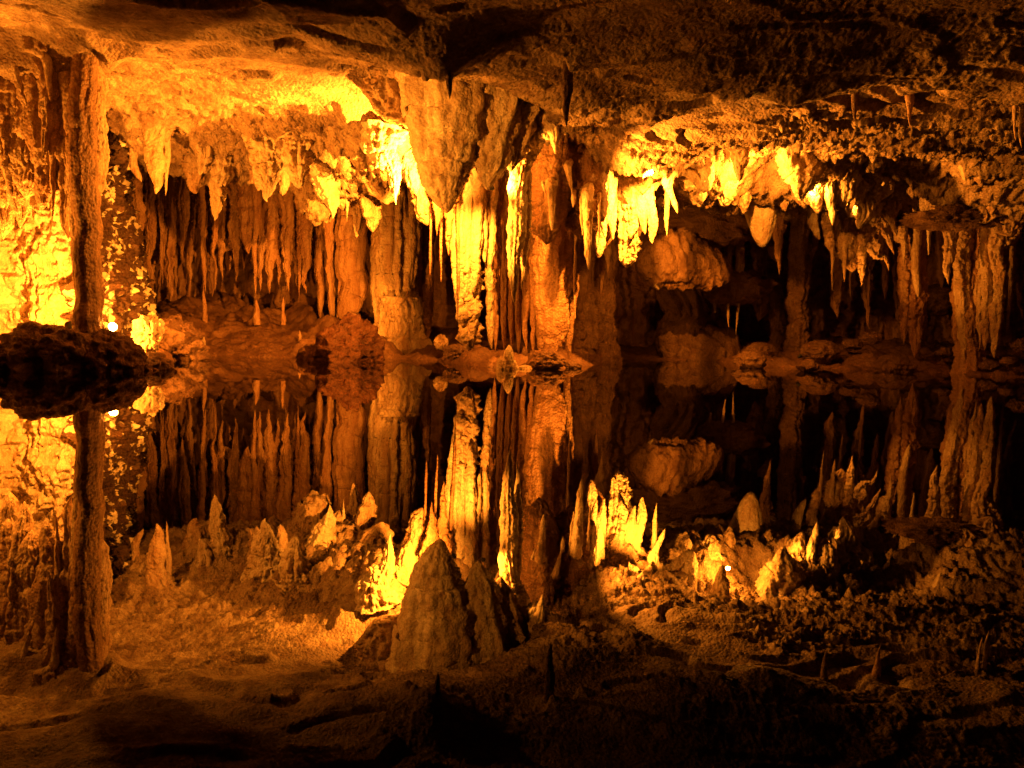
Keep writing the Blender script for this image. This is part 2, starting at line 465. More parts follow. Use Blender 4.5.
# --- lit ceiling fringe on the left
for a in [
    ([(196, 150), (198, 194)], 17, 15.5, "pointed yellow stalactite, leftmost tooth of the lit ceiling fringe", 'cone', 'tan'),
    ([(203, 140), (204, 176)], 16, 15.0, "short yellow tooth overlapping the leftmost fringe tooth", 'cone', 'pale'),
    ([(220, 155), (216, 221)], 17, 15.3, "long blunt pale stalactite hanging lowest in the left half of the fringe", 'finger', 'pale'),
    ([(233, 160), (233, 183)], 12, 15.8, "small square stub between long blunt tooth and wide fringe cone", 'cone', 'pale'),
    ([(250, 160), (251, 184)], 14, 15.8, "low brown nub in the fringe left of its wide cone", 'cone', 'tan'),
    ([(268, 155), (271, 202)], 26, 14.6, "wide yellow cone in the fringe above the rust curtain", 'cone', 'pale'),
    ([(258, 165), (259, 191)], 12, 15.0, "slim point tucked against the wide yellow fringe cone", 'cone', 'tan'),
    ([(284, 165), (285, 196)], 14, 14.8, "short tan point between wide cone and bright rounded fringe tooth", 'cone', 'tan'),
    ([(299, 150), (299, 188)], 26, 13.9, "bright rounded tooth in the middle of the lit ceiling fringe", 'dome', 'pale'),
    ([(308, 168), (312, 195), (318, 226)], 32, 16.2, "broad orange cone hanging below the bright rounded fringe tooth", 'cone', 'tan'),
    ([(327, 160), (329, 190), (330, 219)], 20, 14.8, "thin yellow icicle with a flared root in the fringe", 'spike', 'pale'),
    ([(340, 175), (343, 210)], 18, 15.5, "orange stub right of the thin yellow icicle", 'cone', 'tan'),
    ([(347, 190), (347, 222)], 6, 15.4, "thin pale drip right of the orange stub in the fringe", 'spike', 'pale'),
    ([(357, 185), (357, 238)], 14, 15.8, "knobbly orange stalactite over the flat rust slab", 'cone', 'tan'),
    ([(366, 170), (370, 232)], 17, 15.2, "pointed orange stalactite just left of the thick column top", 'cone', 'tan'),
    ([(384, 175), (386, 204)], 24, 14.6, "broad short orange stub above the thick column", 'cone', 'tan'),
    ([(382, 152), (394, 170), (401, 205)], 24, 12.7, "white-hot pointed stalactite beside the big central cone", 'spike', 'pale'),
    ([(412, 160), (415, 195)], 22, 13.2, "glowing orange stub between white-hot point and central cone", 'cone', 'tan'),
    ([(424, 190), (427, 226)], 24, 14.0, "dark rounded knob hanging right of the thick column top", 'dome', 'tan'),
]:
    stal(a[0], a[1] * 1.6, a[2], a[3], 'finger' if a[4] == 'cone' and a[1] < 20 else a[4], a[5], knob=.26, flute=.22)
cluster('coral_cluster', "ragged rust coral growth hanging behind the tip of the central cone", 'dripstone cluster', [
    ('lump', [(434, 180), (438, 215), (437, 236)], 18, 13.4, 'carrot', 'rust', dict(flute=.3, knob=.4)),
    ('lump', [(449, 200), (448, 230), (450, 256)], 15, 13.6, 'carrot', 'rust', dict(flute=.3, knob=.4)),
    ('drip', [(458, 220), (459, 300)], 6, 13.8, 'straw', 'rust'),
    ('drip', [(431, 225), (430, 275)], 5, 13.8, 'straw', 'rust'),
    ('drip', [(441, 235), (441, 282)], 4, 13.8, 'straw', 'rust'),
])

# --- thick column at the back left, dim neighbours
cluster('fluted_column', "thick fluted orange column standing by the water behind the red boulder", 'column', [
    ('shaft', [(397, 180), (396, 270), (399, 352)], 54, 19.4, 'column', 'tan', dict(flute=.3, knob=.08, res=.025, wob=.02)),
    ('rib', [(380, 205), (379, 260), (384, 330)], 17, 19.05, 'finger', 'tan', dict(flute=.15)),
    ('rib', [(399, 200), (398, 280), (397, 350)], 12, 18.8, 'straw', 'tan', dict(flute=.15, knob=.25)),
    ('rib', [(411, 195), (413, 250), (409, 300)], 11, 18.95, 'straw', 'tan'),
    ('base', [(400, 296), (400, 352)], 36, 19.1, 'slab', 'tan', dict(flute=.25, knob=.3, attach=False)),
])
stal([(428, 270), (426, 345)], 12, 19.6, "narrow dim orange pillar hugging the thick column's right side", 'slab', 'rust')
stal([(436, 300), (437, 320)], 3, 19.6, "tiny pale drip in the black gap right of the thick column", 'straw', 'tan', attach=False) if False else None

# --- rust curtain at the back left
words = ("first second third fourth fifth sixth seventh eighth ninth tenth eleventh twelfth thirteenth fourteenth fifteenth sixteenth "
         "seventeenth eighteenth nineteenth twentieth").split()


def nth(i):
    if i < 20: return words[i]
    t = ['twenty', 'thirty', 'forty', 'fifty', 'sixty'][(i + 1) // 10 - 2]
    return t + ('th' if (i + 1) % 10 == 0 else '-' + words[(i + 1) % 10 - 1])


env = np.array([(128, 268), (140, 292), (158, 306), (170, 302), (180, 298), (200, 298), (225, 290), (240, 284), (255, 300), (275, 294), (300, 302), (315, 304), (330, 318)])
x = 130.0; i = 0
G1 = "front row of the rust curtain at the back left"
while x < 336:
    yt = np.interp(x, env[:, 0], env[:, 1]) - random.choice([0, 0, 4, 9, 18, 36]) + random.uniform(-3, 3)
    wd = random.uniform(13, 27)
    sl = random.uniform(-4, 4)
    stal([(x + sl * 1.5, 165), (x + sl * .4, 165 + (yt - 165) * .55), (x, yt)], wd, 20.3 + random.uniform(-.5, .5),
         f"rust stalactite in the front row of the back-left curtain, {nth(i)} counting from the speckled wall",
         random.choice(['cone', 'carrot', 'carrot', 'finger', 'cone']), 'rust', group=G1, flute=.45, knob=.25, res=.03, flat=.6)
    x += wd * 0.45 + random.uniform(0.5, 5); i += 1
for k, (xa, xb, yb, wd) in enumerate([(152, 150, 285, 34), (186, 184, 262, 30), (222, 226, 252, 40), (262, 258, 268, 34), (298, 300, 275, 38), (326, 322, 300, 30)]):
    stal([(xa, 170), (xb, (170 + yb) / 2), (xb, yb)], wd, 20.9, f"broad folded sheet in the back-left curtain, {nth(k)} counting from the speckled wall",
         'carrot' if k % 2 else 'slab', 'rust', name='drapery', cat='drapery', group="folded sheets of the rust curtain", flute=.55, knob=.3, flat=.4, res=.03)
x = 134.0; i = 0
G2 = "back row of the rust curtain at the back left"
while x < 366:
    yt = np.interp(x, env[:, 0], env[:, 1]) - random.uniform(-16, 30)
    wd = random.uniform(14, 28)
    stal([(x, 170), (x + random.uniform(-2, 2), yt)], wd, 21.7 + random.uniform(-.4, .4),
         f"dim stalactite in the rear row of the back-left curtain, {nth(i)} counting from the speckled wall",
         random.choice(['cone', 'finger', 'slab', 'carrot']), 'rust', group=G2, flute=.45, knob=.25, res=.035, flat=.6)
    x += wd * 0.5 + random.uniform(1, 5); i += 1
stal([(201, 200), (205, 292)], 9, 19.6, "long slim drip pointing at a little pale stalagmite on the ledge", 'finger', 'rust')
stal([(256, 190), (255, 294)], 10, 19.5, "straight finger stalactite above a stubby rust stalagmite at the back", 'finger', 'rust')
cluster('drapery_slab', "flat rust slab drapery just left of the thick column", 'drapery', [
    ('sheet', [(352, 190), (352, 270), (350, 340)], 33, 20.2, 'slab', 'rust', dict(flute=.12, flat=.5, knob=.05)),
    ('rib', [(330, 200), (330, 260), (332, 332)], 11, 20.4, 'slab', 'rust'),
    ('rib', [(321, 200), (320, 260), (321, 322)], 12, 20.6, 'slab', 'rust'),
    ('rib', [(340, 210), (341, 260), (337, 330)], 6, 20.2, 'straw', 'rust'),
])

# --- the big central cone and its shoulders, about 11.4 m away
cluster('hanging_mass', "massive golden-brown cone of dripstone hanging from the ceiling in the centre", 'dripstone mass', [
    ('cone', [(450, 56), (448, 110), (446, 160), (446, 214)], 108, 11.35, 'cone', 'pale', dict(flute=.12, knob=.16, wob=.02, lump=.3)),
    ('cone', [(490, 60), (490, 120), (488, 190)], 92, 11.5, 'cone', 'pale', dict(flute=.16, knob=.16, wob=.02, lump=.3)),
    ('shoulder', [(512, 70), (514, 120), (510, 172)], 66, 11.8, 'cone', 'tan', dict(flute=.2, knob=.2, wob=.02, lump=.3)),
    ('shoulder', [(402, 56), (395, 100), (386, 122)], 66, 11.8, 'dome', 'tan', dict(flute=.25, knob=.3, wob=.03, lump=.4)),
])
# --- bright strands right of the cone
cluster('bright_column', "blazing yellow-white column of drips in the centre, almost reaching the water", 'dripstone column', [
    ('strand', [(462, 200), (460, 250), (458, 316)], 13, 14.1, 'rod', 'pale', dict(flute=.3, knob=.25)),
    ('strand', [(455, 208), (454, 250), (455, 296)], 8, 14.0, 'rod', 'pale', dict(flute=.3, knob=.25)),
    ('strand', [(469, 172), (468, 230), (466, 302)], 11, 14.1, 'rod', 'pale', dict(flute=.3, knob=.25)),
    ('strand', [(478, 166), (478, 230), (475, 292)], 13, 14.0, 'rod', 'pale', dict(flute=.3, knob=.25)),
    ('strand', [(485, 176), (484, 220), (485, 262)], 8, 14.2, 'rod', 'pale', dict(flute=.3, knob=.25)),
    ('strand', [(469, 270), (467, 310), (469, 350)], 19, 14.25, 'rod', 'tan', dict(flute=.3, knob=.5, attach=False)),
    ('strand', [(474, 280), (474, 300), (472, 340)], 10, 14.15, 'rod', 'tan', dict(flute=.3, knob=.4, attach=False)),
])
cluster('orange_column', "slim orange drip column right beside the blazing central column", 'dripstone column', [
    ('strand', [(491, 195), (490, 260), (491, 349)], 11, 14.4, 'rod', 'tan', dict(flute=.25, knob=.3)),
    ('strand', [(494, 190), (493, 230), (490, 266)], 8, 14.2, 'rod', 'pale', dict(flute=.25, knob=.25)),
    ('cone', [(500, 160), (500, 220), (498, 277)], 25, 14.6, 'carrot', 'rust', dict(flute=.25, knob=.2)),
])
stal([(552, 126), (538, 133), (524, 155), (517, 190), (515, 250), (513, 304)], 32, 12.1, "longest blazing stalactite in the centre, curving down from a hot knob", 'finger', 'pale', flute=.2, knob=.18, wob=.03)
stal([(525, 150), (525, 200), (522, 290)], 17, 12.3, "blazing thin stalactite pressed against the longest one's right side", 'finger', 'pale', flute=.2)
stal([(545, 112), (554, 128), (559, 154)], 28, 11.9, "short hot knob with a curled tip above the longest blazing stalactite", 'cone', 'pale')
stal([(506, 150), (509, 172)], 8, 12.9, "small bright tooth left of the longest blazing stalactite's root", 'cone', 'pale')
# the shaded mass behind, its shade put into the darker brown
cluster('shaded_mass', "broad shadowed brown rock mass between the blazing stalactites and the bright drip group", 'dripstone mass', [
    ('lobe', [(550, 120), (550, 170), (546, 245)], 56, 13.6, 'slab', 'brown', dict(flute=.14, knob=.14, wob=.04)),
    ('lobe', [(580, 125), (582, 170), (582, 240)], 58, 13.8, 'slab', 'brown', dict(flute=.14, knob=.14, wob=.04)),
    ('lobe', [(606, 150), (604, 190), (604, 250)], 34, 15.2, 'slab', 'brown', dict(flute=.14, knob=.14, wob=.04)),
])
cluster('orange_slab', "wide orange flowstone slab reaching down to the bank behind the tiny stalagmites", 'flowstone', [
    ('sheet', [(552, 225), (553, 290), (552, 362)], 44, 15.8, 'slab', 'rust', dict(flute=.12, knob=.14, flat=.5, wob=.03)),
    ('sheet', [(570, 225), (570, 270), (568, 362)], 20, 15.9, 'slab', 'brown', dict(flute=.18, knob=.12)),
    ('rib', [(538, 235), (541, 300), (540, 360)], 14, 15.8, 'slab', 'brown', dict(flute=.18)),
])
for k, (xx, y0_, y1_) in enumerate([(496, 265, 352), (504, 270, 355), (511, 268, 350), (518, 270, 356), (526, 262, 352), (533, 262, 356)]):
    stal([(xx, y0_), (xx + .5, y1_)], 9.5, 16.4, f"dim ribbed drip behind the longest blazing stalactite, {nth(k)} from the slim orange column", 'slab', 'rust',
         group="dim ribs behind the central drips", flute=.25)
for a in [
    ([(610, 194), (608, 224)], 14, 14.6, "white V-shaped tooth at the left of the bright drip group", 'cone', 'pale'),
    ([(604, 220), (604, 238)], 7, 14.6, "small white teardrop under the V-shaped tooth", 'dome', 'pale'),
    ([(607, 235), (608, 250), (607, 277)], 18, 17.2, "orange carrot-shaped stalactite below the white teardrop", 'carrot', 'tan'),
    ([(575, 270), (575, 319)], 5, 15.6, "very thin long drip on the right rim of the orange slab", 'straw', 'tan'),
    ([(601, 270), (602, 302)], 10, 17.6, "dim brown spike below the orange carrot-shaped stalactite", 'spike', 'rust'),
    ([(667, 220), (667, 237)], 5, 15.0, "isolated small yellow drop right of the bright drip group", 'cone', 'pale'),
    ([(655, 285), (659, 290)], 4, 18.2, "tiny pale nub under the ridged drapery", 'cone', 'pale'),
    ([(715, 300), (716, 312)], 4, 20.5, "short pale drip right of the ridged drapery", 'straw', 'tan'),
    ([(728, 295), (729, 327)], 5, 20.5, "pale thin drip hanging left of the pale carrot over the black hollow", 'straw', 'tan'),
    ([(738, 290), (737, 335)], 10, 20.5, "pale carrot-shaped drip over the black hollow on the right", 'carrot', 'tan'),
]:
    stal(*a, attach='under the ridged' not in a[3])
for a in [
    ([(551, 185), (552, 200), (552, 231)], 9, 13.05, "bright double-tipped drip in front of the shadowed mass", 'finger', 'pale'),
    ([(543, 184), (546, 197)], 3, 13.05, "hair-thin bright drip left of the double-tipped one", 'spike', 'pale'),
    ([(569, 168), (571, 200)], 9, 13.05, "bright narrow tooth hanging high on the shadowed mass", 'spike', 'pale'),
    ([(573, 195), (573, 208)], 5, 13.05, "tiny bright nub below the narrow tooth on the shadowed mass", 'cone', 'pale'),
    ([(582, 195), (582, 235)], 5, 13.05, "thin orange-yellow drip left of the long knobbly one", 'straw', 'pale'),
    ([(588, 195), (588, 240), (588, 270)], 8, 13.05, "long knobbly yellow drip hanging before the dark slot", 'finger', 'pale'),
    ([(599, 200), (599, 245)], 4, 13.05, "hair-thin red drip between two yellow ones", 'straw', 'tan'),
]:
    p0 = a[0][0]
    stal([(p0[0], p0[1] - 7, 13.75)] + [(q_[0], q_[1], 13.10) for q_ in a[0]], a[1] * 1.5, *a[2:], attach=False)
cluster('drip_group', "bright yellow bunch of fused drips above the ridged drapery", 'dripstone cluster', [
    ('strand', [(622, 165), (622, 210), (623, 262)], 25, 15.0, 'finger', 'pale', dict(flute=.3, knob=.25)),
    ('strand', [(631, 160), (632, 210), (632, 240)], 22, 14.9, 'finger', 'pale', dict(flute=.3, knob=.25)),
    ('strand', [(638, 200), (637, 225), (636, 252)], 16, 15.0, 'carrot', 'pale', dict(flute=.3, knob=.25)),
    ('strand', [(642, 172), (643, 200), (645, 235)], 17, 14.8, 'finger', 'pale', dict(flute=.25)),
    ('strand', [(648, 190), (651, 220), (652, 244)], 13, 14.8, 'finger', 'pale', dict(flute=.25)),
    ('strand', [(612, 210), (617, 232)], 12, 14.9, 'cone', 'pale'),
    ('strand', [(600, 190), (600, 225), (599, 258)], 13, 15.0, 'rod', 'pale', dict(flute=.3, knob=.25)),
    ('strand', [(614, 176), (613, 205), (614, 240)], 15, 14.9, 'finger', 'pale', dict(flute=.3, knob=.25)),
    ('lump', [(630, 225), (630, 250), (627, 268)], 24, 15.2, 'dome', 'pale', dict(flute=.3, knob=.4)),
])
stal([(704, 186), (690, 174), (674, 172), (668, 184), (673, 198), (678, 214)], 13, 14.5, "bright curled arm of calcite arching down beneath the ceiling lip", 'finger', 'pale', wob=.02, flute=.25, knob=.25)
stal([(742, 135), (741, 182)], 24, 13.9, "added nub screening a lamp in the dark recess above the ceiling lip", 'dome', 'tan', knob=.3)  # extra nub hung before the recess lamp to hide it
stal([(614, 135), (620, 152)], 26, 13.2, "glowing bulge on the ceiling edge above the bright drip group", 'dome', 'pale', knob=.25)
stal([(652, 138), (656, 174)], 20, 13.3, "glowing hook on the ceiling edge right of the glowing bulge", 'cone', 'pale', knob=.25)

# --- right-hand group
for a in [
    ([(761, 200), (763, 248)], 46, 16.4, "smooth orange dome-shaped stalactite hanging alone under the right lip", 'dome', 'pale'),
    ([(779, 195), (779, 235), (780, 275)], 16, 18.0, "dim red spike with a pale needle tip right of the orange dome", 'spike', 'rust'),
    ([(800, 145), (802, 202)], 26, 14.5, "nub on the ceiling edge left of the white finger", 'cone', 'pale'),
    ([(814, 185), (820, 214)], 16, 15.3, "white rounded tooth left of the white finger stalactite", 'dome', 'pale'),
    ([(830, 170), (830, 226)], 17, 15.2, "white finger stalactite, brightest on the right side", 'finger', 'pale'),
    ([(843, 172), (842, 208)], 26, 15.3, "broad yellow stub beside the white finger stalactite", 'dome', 'pale'),
    ([(811, 208), (814, 225), (818, 240)], 9, 17.3, "pale hooked drip below the white rounded tooth", 'finger', 'pale'),
    ([(828, 228), (832, 250), (832, 291)], 10, 17.3, "long thin orange drip beside a knobbly hanging slab", 'spike', 'tan'),
    ([(863, 190), (859, 230)], 42, 15.9, "wide yellow cone capping the knobbly hanging slab", 'cone', 'pale'),
    ([(908, 185), (906, 208)], 16, 16.6, "yellow upturned flap under the ceiling left of the mossy slab", 'cone', 'pale'),
    ([(872, 185), (876, 222)], 22, 16.2, "golden blunt cone wedged between the wide yellow cone and the ragged drapery", 'cone', 'pale'),
    ([(890, 188), (893, 236)], 20, 16.3, "lumpy golden tooth above the ragged drapery", 'carrot', 'tan'),
    ([(850, 178), (850, 217)], 17, 15.3, "yellow tooth tucked right of the broad yellow stub", 'cone', 'pale'),
    ([(806, 172), (808, 205)], 13, 15.4, "slim yellow tooth left of the white rounded tooth", 'cone', 'pale'),
    ([(725, 175), (727, 207)], 20, 15.2, "stubby yellow bump under the bright ceiling lip", 'dome', 'pale'),
    ([(700, 172), (702, 202)], 16, 15.0, "pointed yellow bump at the left part of the bright ceiling lip", 'cone', 'pale'),
    ([(744, 180), (744, 214)], 14, 15.6, "small tooth left of the orange dome", 'cone', 'tan'),
    ([(786, 180), (787, 212)], 20, 15.8, "lumpy tooth right of the orange dome", 'carrot', 'tan'),
    ([(940, 185), (941, 216)], 22, 16.0, "golden bulge over the mossy slab", 'dome', 'tan'),
    ([(985, 190), (986, 224)], 26, 15.8, "rounded golden bulge over the right end of the mossy slab", 'dome', 'tan'),
    ([(1008, 195), (1009, 236)], 24, 15.9, "orange lump at the right edge above the fused fingers", 'dome', 'tan'),
    ([(922, 190), (920, 214)], 18, 16.4, "orange fin-like cone above the mossy slab's left end", 'cone', 'tan'),
    ([(962, 165), (966, 182)], 10, 14.6, "small yellow tooth high on the right ceiling", 'cone', 'pale'),
    ([(977, 160), (982, 184)], 16, 14.6, "orange lump hanging next to the small yellow tooth", 'cone', 'tan'),
    ([(929, 232), (929, 255)], 5, 16.4, "little pale peg hanging under the mossy slab", 'straw', 'pale'),
    ([(950, 232), (949, 284)], 13, 16.6, "blunt orange stalactite left of the split right column", 'finger', 'tan'),
    ([(1008, 320), (1008, 351)], 5, 18.5, "pale short peg right of the split column", 'straw', 'tan'),
    ([(1014, 122), (1016, 141)], 5, 11.0, "small drip at the right edge under a dark ceiling hollow", 'cone', 'tan'),
    ([(1020, 126), (1021, 148)], 6, 11.0, "larger of two small drips at the right edge under a dark hollow", 'cone', 'tan'),
    ([(900, 232), (905, 245), (906, 268)], 12, 18.3, "crooked stub above the left column of the right bank", 'carrot', 'tan'),
]:
    smooth = 'dome-shaped' in a[3]
    stal(a[0], a[1] * (1.0 if smooth or a[1] < 8 else 1.3), *a[2:], **(dict(flute=.04, knob=.05, wob=.0, lump=.0) if smooth else dict(flute=.25, knob=.25)))
cluster('knobbly_slab', "knobbly orange hanging slab with two drip tips on the right", 'drapery', [
    ('sheet', [(856, 215), (855, 245), (853, 272)], 30, 17.4, 'slab', 'tan', dict(flute=.25, knob=.35, flat=.5)),
    ('drip', [(845, 250), (844, 282)], 8, 17.3, 'cone', 'tan'),
    ('drip', [(862, 250), (861, 286)], 12, 17.3, 'cone', 'tan', dict(knob=.3)),
])
cluster('ragged_drapery', "ragged yellow-brown drapery slanting down right of the knobbly slab", 'drapery', [
    ('sheet', [(876, 214), (886, 228), (893, 255)], 22, 17.2, 'carrot', 'tan', dict(flute=.3, knob=.4)),
    ('drip', [(874, 250), (884, 258), (888, 271)], 12, 17.8, 'carrot', 'tan', dict(flute=.3, knob=.5)),
])
cluster('right_column', "narrow brown column on the right bank left of the split column", 'column', [
    ('shaft', [(914, 225), (915, 290), (914, 358)], 21, 18.6, 'slab', 'rust', dict(flute=.3, knob=.2)),
    ('rib', [(905, 240), (906, 290), (903, 345)], 14, 18.6, 'slab', 'rust', dict(flute=.3, knob=.2)),
    ('rib', [(923, 260), (924, 300), (925, 345)], 7, 18.7, 'slab', 'rust'),
    ('rib', [(916, 262), (917, 280), (918, 298)], 9, 18.3, 'slab', 'tan'),
])
bpy.data.objects['right_column'].name = 'ribbed_column'
cluster('split_column', "tall split orange column at the right, tapering down into the water", 'column', [
    ('shaft', [(976, 228), (972, 280), (971, 330), (970, 376)], 26, 17.8, 'column', 'rust', dict(flute=.35, knob=.14)),
    ('rib', [(962, 232), (961, 290), (966, 362)], 17, 17.7, 'slab', 'tan', dict(flute=.25)),
    ('rib', [(1006, 232), (990, 248), (981, 290), (976, 350)], 30, 17.5, 'carrot', 'tan', dict(flute=.25, knob=.15)),
])
cluster('twin_drip', "pair of fused orange hanging fingers right of the split column", 'stalactite', [
    ('finger', [(996, 236), (997, 300), (995, 358)], 19, 16.4, 'finger', 'tan', dict(flute=.25, knob=.2)),
    ('finger', [(988, 255), (987, 310), (986, 350)], 14, 16.5, 'finger', 'tan', dict(flute=.25, knob=.25)),
])
boulder('hanging_slab', "mossy dark horizontal slab jutting under the ceiling at the right", 'rock slab', 956, 218, 16.2, 1.1, .7, .30, 'dark', .3, 3, fine=.15)

# --- dark near pendants and the small drips of the near ceiling
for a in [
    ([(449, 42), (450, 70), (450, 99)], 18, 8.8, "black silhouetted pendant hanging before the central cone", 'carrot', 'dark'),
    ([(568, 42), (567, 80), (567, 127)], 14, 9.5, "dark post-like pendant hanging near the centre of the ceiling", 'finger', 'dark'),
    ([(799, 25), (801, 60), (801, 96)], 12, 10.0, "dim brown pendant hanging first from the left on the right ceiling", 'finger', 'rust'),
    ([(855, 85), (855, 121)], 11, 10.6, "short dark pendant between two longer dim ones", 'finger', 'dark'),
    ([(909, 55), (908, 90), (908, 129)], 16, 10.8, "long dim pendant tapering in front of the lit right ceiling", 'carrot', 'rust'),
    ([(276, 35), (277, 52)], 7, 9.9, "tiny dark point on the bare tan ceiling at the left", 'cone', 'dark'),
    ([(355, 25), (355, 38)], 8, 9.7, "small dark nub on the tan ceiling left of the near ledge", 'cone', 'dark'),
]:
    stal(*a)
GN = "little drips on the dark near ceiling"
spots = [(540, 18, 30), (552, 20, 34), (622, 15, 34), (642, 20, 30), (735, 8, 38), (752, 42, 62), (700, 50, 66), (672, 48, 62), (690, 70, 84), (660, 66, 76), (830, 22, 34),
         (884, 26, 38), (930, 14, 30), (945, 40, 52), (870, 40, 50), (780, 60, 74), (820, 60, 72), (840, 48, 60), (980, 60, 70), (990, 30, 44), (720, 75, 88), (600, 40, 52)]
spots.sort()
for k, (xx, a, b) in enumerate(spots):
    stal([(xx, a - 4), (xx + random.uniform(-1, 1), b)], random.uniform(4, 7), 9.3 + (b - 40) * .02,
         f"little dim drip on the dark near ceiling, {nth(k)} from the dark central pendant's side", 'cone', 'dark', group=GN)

# --- ridged drapery (flowstone fan) at the right of centre
def ridged():
    c = at(684, 262, 18.9)
    nu, nv = 150, 90
    u = np.linspace(-1, 1, nu)[None, :]; v = np.linspace(0, 2 * math.pi, nv, endpoint=False)[:, None]
    # a fat lying drop: wide at the left, thinner to the right
    rx = 1.15
    prof = np.sqrt(np.clip(1 - np.abs(u) ** 2.4, 0, 1)) * (0.62 - 0.10 * u)
    X = rx * u + 0 * v
    Y = prof * np.cos(v) * 0.75; Z = 1.0 * prof * np.sin(v) - 0.10 * u - 0.12 * u * u
    rid = np.sin((u * 26 + np.sin(v + .4) * 5 + 1.2 * np.sin(u * 9))) * (0.055 + 0.03 * np.sin(u * 5 + v))
    mask = np.clip((u + .75) * 3, 0, 1)
    q = np.stack([X * 3, Y * 3, Z * 3], -1)
    bm_ = 1 + 0.20 * fbm(q, 5, .6) + rid * mask - .08 * (billow(q * 2.4, 3) - .4)
    V = np.stack([X, Y * bm_, Z * bm_], -1)
    V = V.transpose(1, 0, 2).reshape(-1, 3)
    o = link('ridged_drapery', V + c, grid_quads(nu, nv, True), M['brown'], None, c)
    tag(o, "fan of flowstone with slanting ridges bulging over the black hollow", 'flowstone')
ridged()
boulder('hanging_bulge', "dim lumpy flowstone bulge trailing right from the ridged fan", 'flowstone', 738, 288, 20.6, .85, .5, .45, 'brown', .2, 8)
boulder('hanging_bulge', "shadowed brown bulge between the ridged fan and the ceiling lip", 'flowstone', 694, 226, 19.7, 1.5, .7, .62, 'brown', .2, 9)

# --- dim back pillars on the right
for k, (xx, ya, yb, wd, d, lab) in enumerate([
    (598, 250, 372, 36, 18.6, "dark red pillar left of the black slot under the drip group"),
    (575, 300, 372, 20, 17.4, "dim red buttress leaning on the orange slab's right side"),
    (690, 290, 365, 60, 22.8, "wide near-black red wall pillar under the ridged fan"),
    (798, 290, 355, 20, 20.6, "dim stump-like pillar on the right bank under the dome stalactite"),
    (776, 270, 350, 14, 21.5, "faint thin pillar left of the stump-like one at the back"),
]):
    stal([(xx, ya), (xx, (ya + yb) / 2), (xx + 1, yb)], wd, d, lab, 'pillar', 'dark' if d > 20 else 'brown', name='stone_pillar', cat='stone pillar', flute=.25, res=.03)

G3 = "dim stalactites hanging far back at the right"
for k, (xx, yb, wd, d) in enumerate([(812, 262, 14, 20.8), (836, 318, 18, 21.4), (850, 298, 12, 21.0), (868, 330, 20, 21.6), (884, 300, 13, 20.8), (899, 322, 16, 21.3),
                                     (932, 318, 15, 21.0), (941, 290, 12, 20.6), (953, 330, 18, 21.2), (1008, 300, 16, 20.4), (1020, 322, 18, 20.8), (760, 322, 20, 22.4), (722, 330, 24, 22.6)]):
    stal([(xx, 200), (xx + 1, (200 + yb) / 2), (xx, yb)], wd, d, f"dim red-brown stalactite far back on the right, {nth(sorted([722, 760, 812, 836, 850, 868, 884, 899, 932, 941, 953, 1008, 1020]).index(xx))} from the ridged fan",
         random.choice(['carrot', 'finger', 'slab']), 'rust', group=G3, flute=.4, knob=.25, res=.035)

# ================================================================== CEILING, WALLS, FLOOR, WATER
def build_ceiling():
    nd, nu_ = 720, 900
    d = 4.2 * (25.5 / 4.2) ** np.linspace(0, 1, nd)
    d = np.concatenate([np.linspace(-2.5, 4.1, 24), d])
    u = np.linspace(-0.86, 0.86, nu_)
    D, U = np.meshgrid(d, u, indexing='ij')
    X = U * np.maximum(D, 5.0) + 0 * D; Y = D
    Z = ceil_smooth(X, Y)
    # skirts at the roots
    for (rx_, ry_, rr_) in ROOTS:
        s = min(max(rr_ * 1.4, 0.08), 0.4)
        i0, i1 = np.searchsorted(d, [ry_ - 3 * s, ry_ + 3 * s])
        sub = (slice(i0, i1), slice(None))
        g = np.exp(-((X[sub] - rx_) ** 2 + (Y[sub] - ry_) ** 2) / (2 * s * s))
        Z[sub] -= (0.9 * min(rr_, 0.2) if rr_ < 0.3 else 0.0) * g
    Z = Z + ceil_noise(X, Y)
    # sideways tear so the relief overhangs
    p = np.stack([X, Y, Z], -1)
    rough = np.clip((X + 2.0) / 4.0, 0.35, 1.0)
    tear = np.clip((Y - 12.2) / 1.5, 0.25, 1)
    X = X + 0.035 * tear * fbm(p * 6 + 3, 3); Y = Y + 0.045 * tear * fbm(p * 6 + 53, 3)
    V = np.stack([X, Y, Z], -1).reshape(-1, 3)
    o = link('cave_ceiling', V, grid_quads(*D.shape), M['ceil'])
    tag(o, kind='structure')
build_ceiling()


def wall_strip(name, pts, mat, zlo, zhi, ns_, nz, pop, flu, seed):
    P = np.array(pts, float)
    A = smooth_path(np.c_[P, np.zeros(len(P))], ns_)[:, :2]
    T = np.gradient(A, axis=0); T /= np.linalg.norm(T, axis=1, keepdims=True)
    Nn = np.c_[T[:, 1], -T[:, 0]]
    z = np.linspace(zlo, zhi, nz)
    V = np.zeros((nz, ns_, 3)); V[..., 0] = A[None, :, 0]; V[..., 1] = A[None, :, 1]; V[..., 2] = z[:, None]
    q = V + seed
    f = flu * fbm(q * np.array([2.2, 2.2, .28]), 4, .6) + 0.35 * fbm(q * .5, 3) - pop * (billow(q * np.array([3.2, 3.2, 2.6]), 3, .6) - .4) \
        - pop * .55 * (billow(q * np.array([8, 8, 6.]), 3, .6) - .4)
    f += 0.10 * fbm(q * 5, 3)
    V[..., :2] += Nn[None] * f[..., None]
    o = link(name, V.reshape(-1, 3), grid_quads(nz, ns_), M[mat])
    tag(o, kind='structure')


def xy(px, d):
    p = at(px, 330, d); return (p[0], p[1])


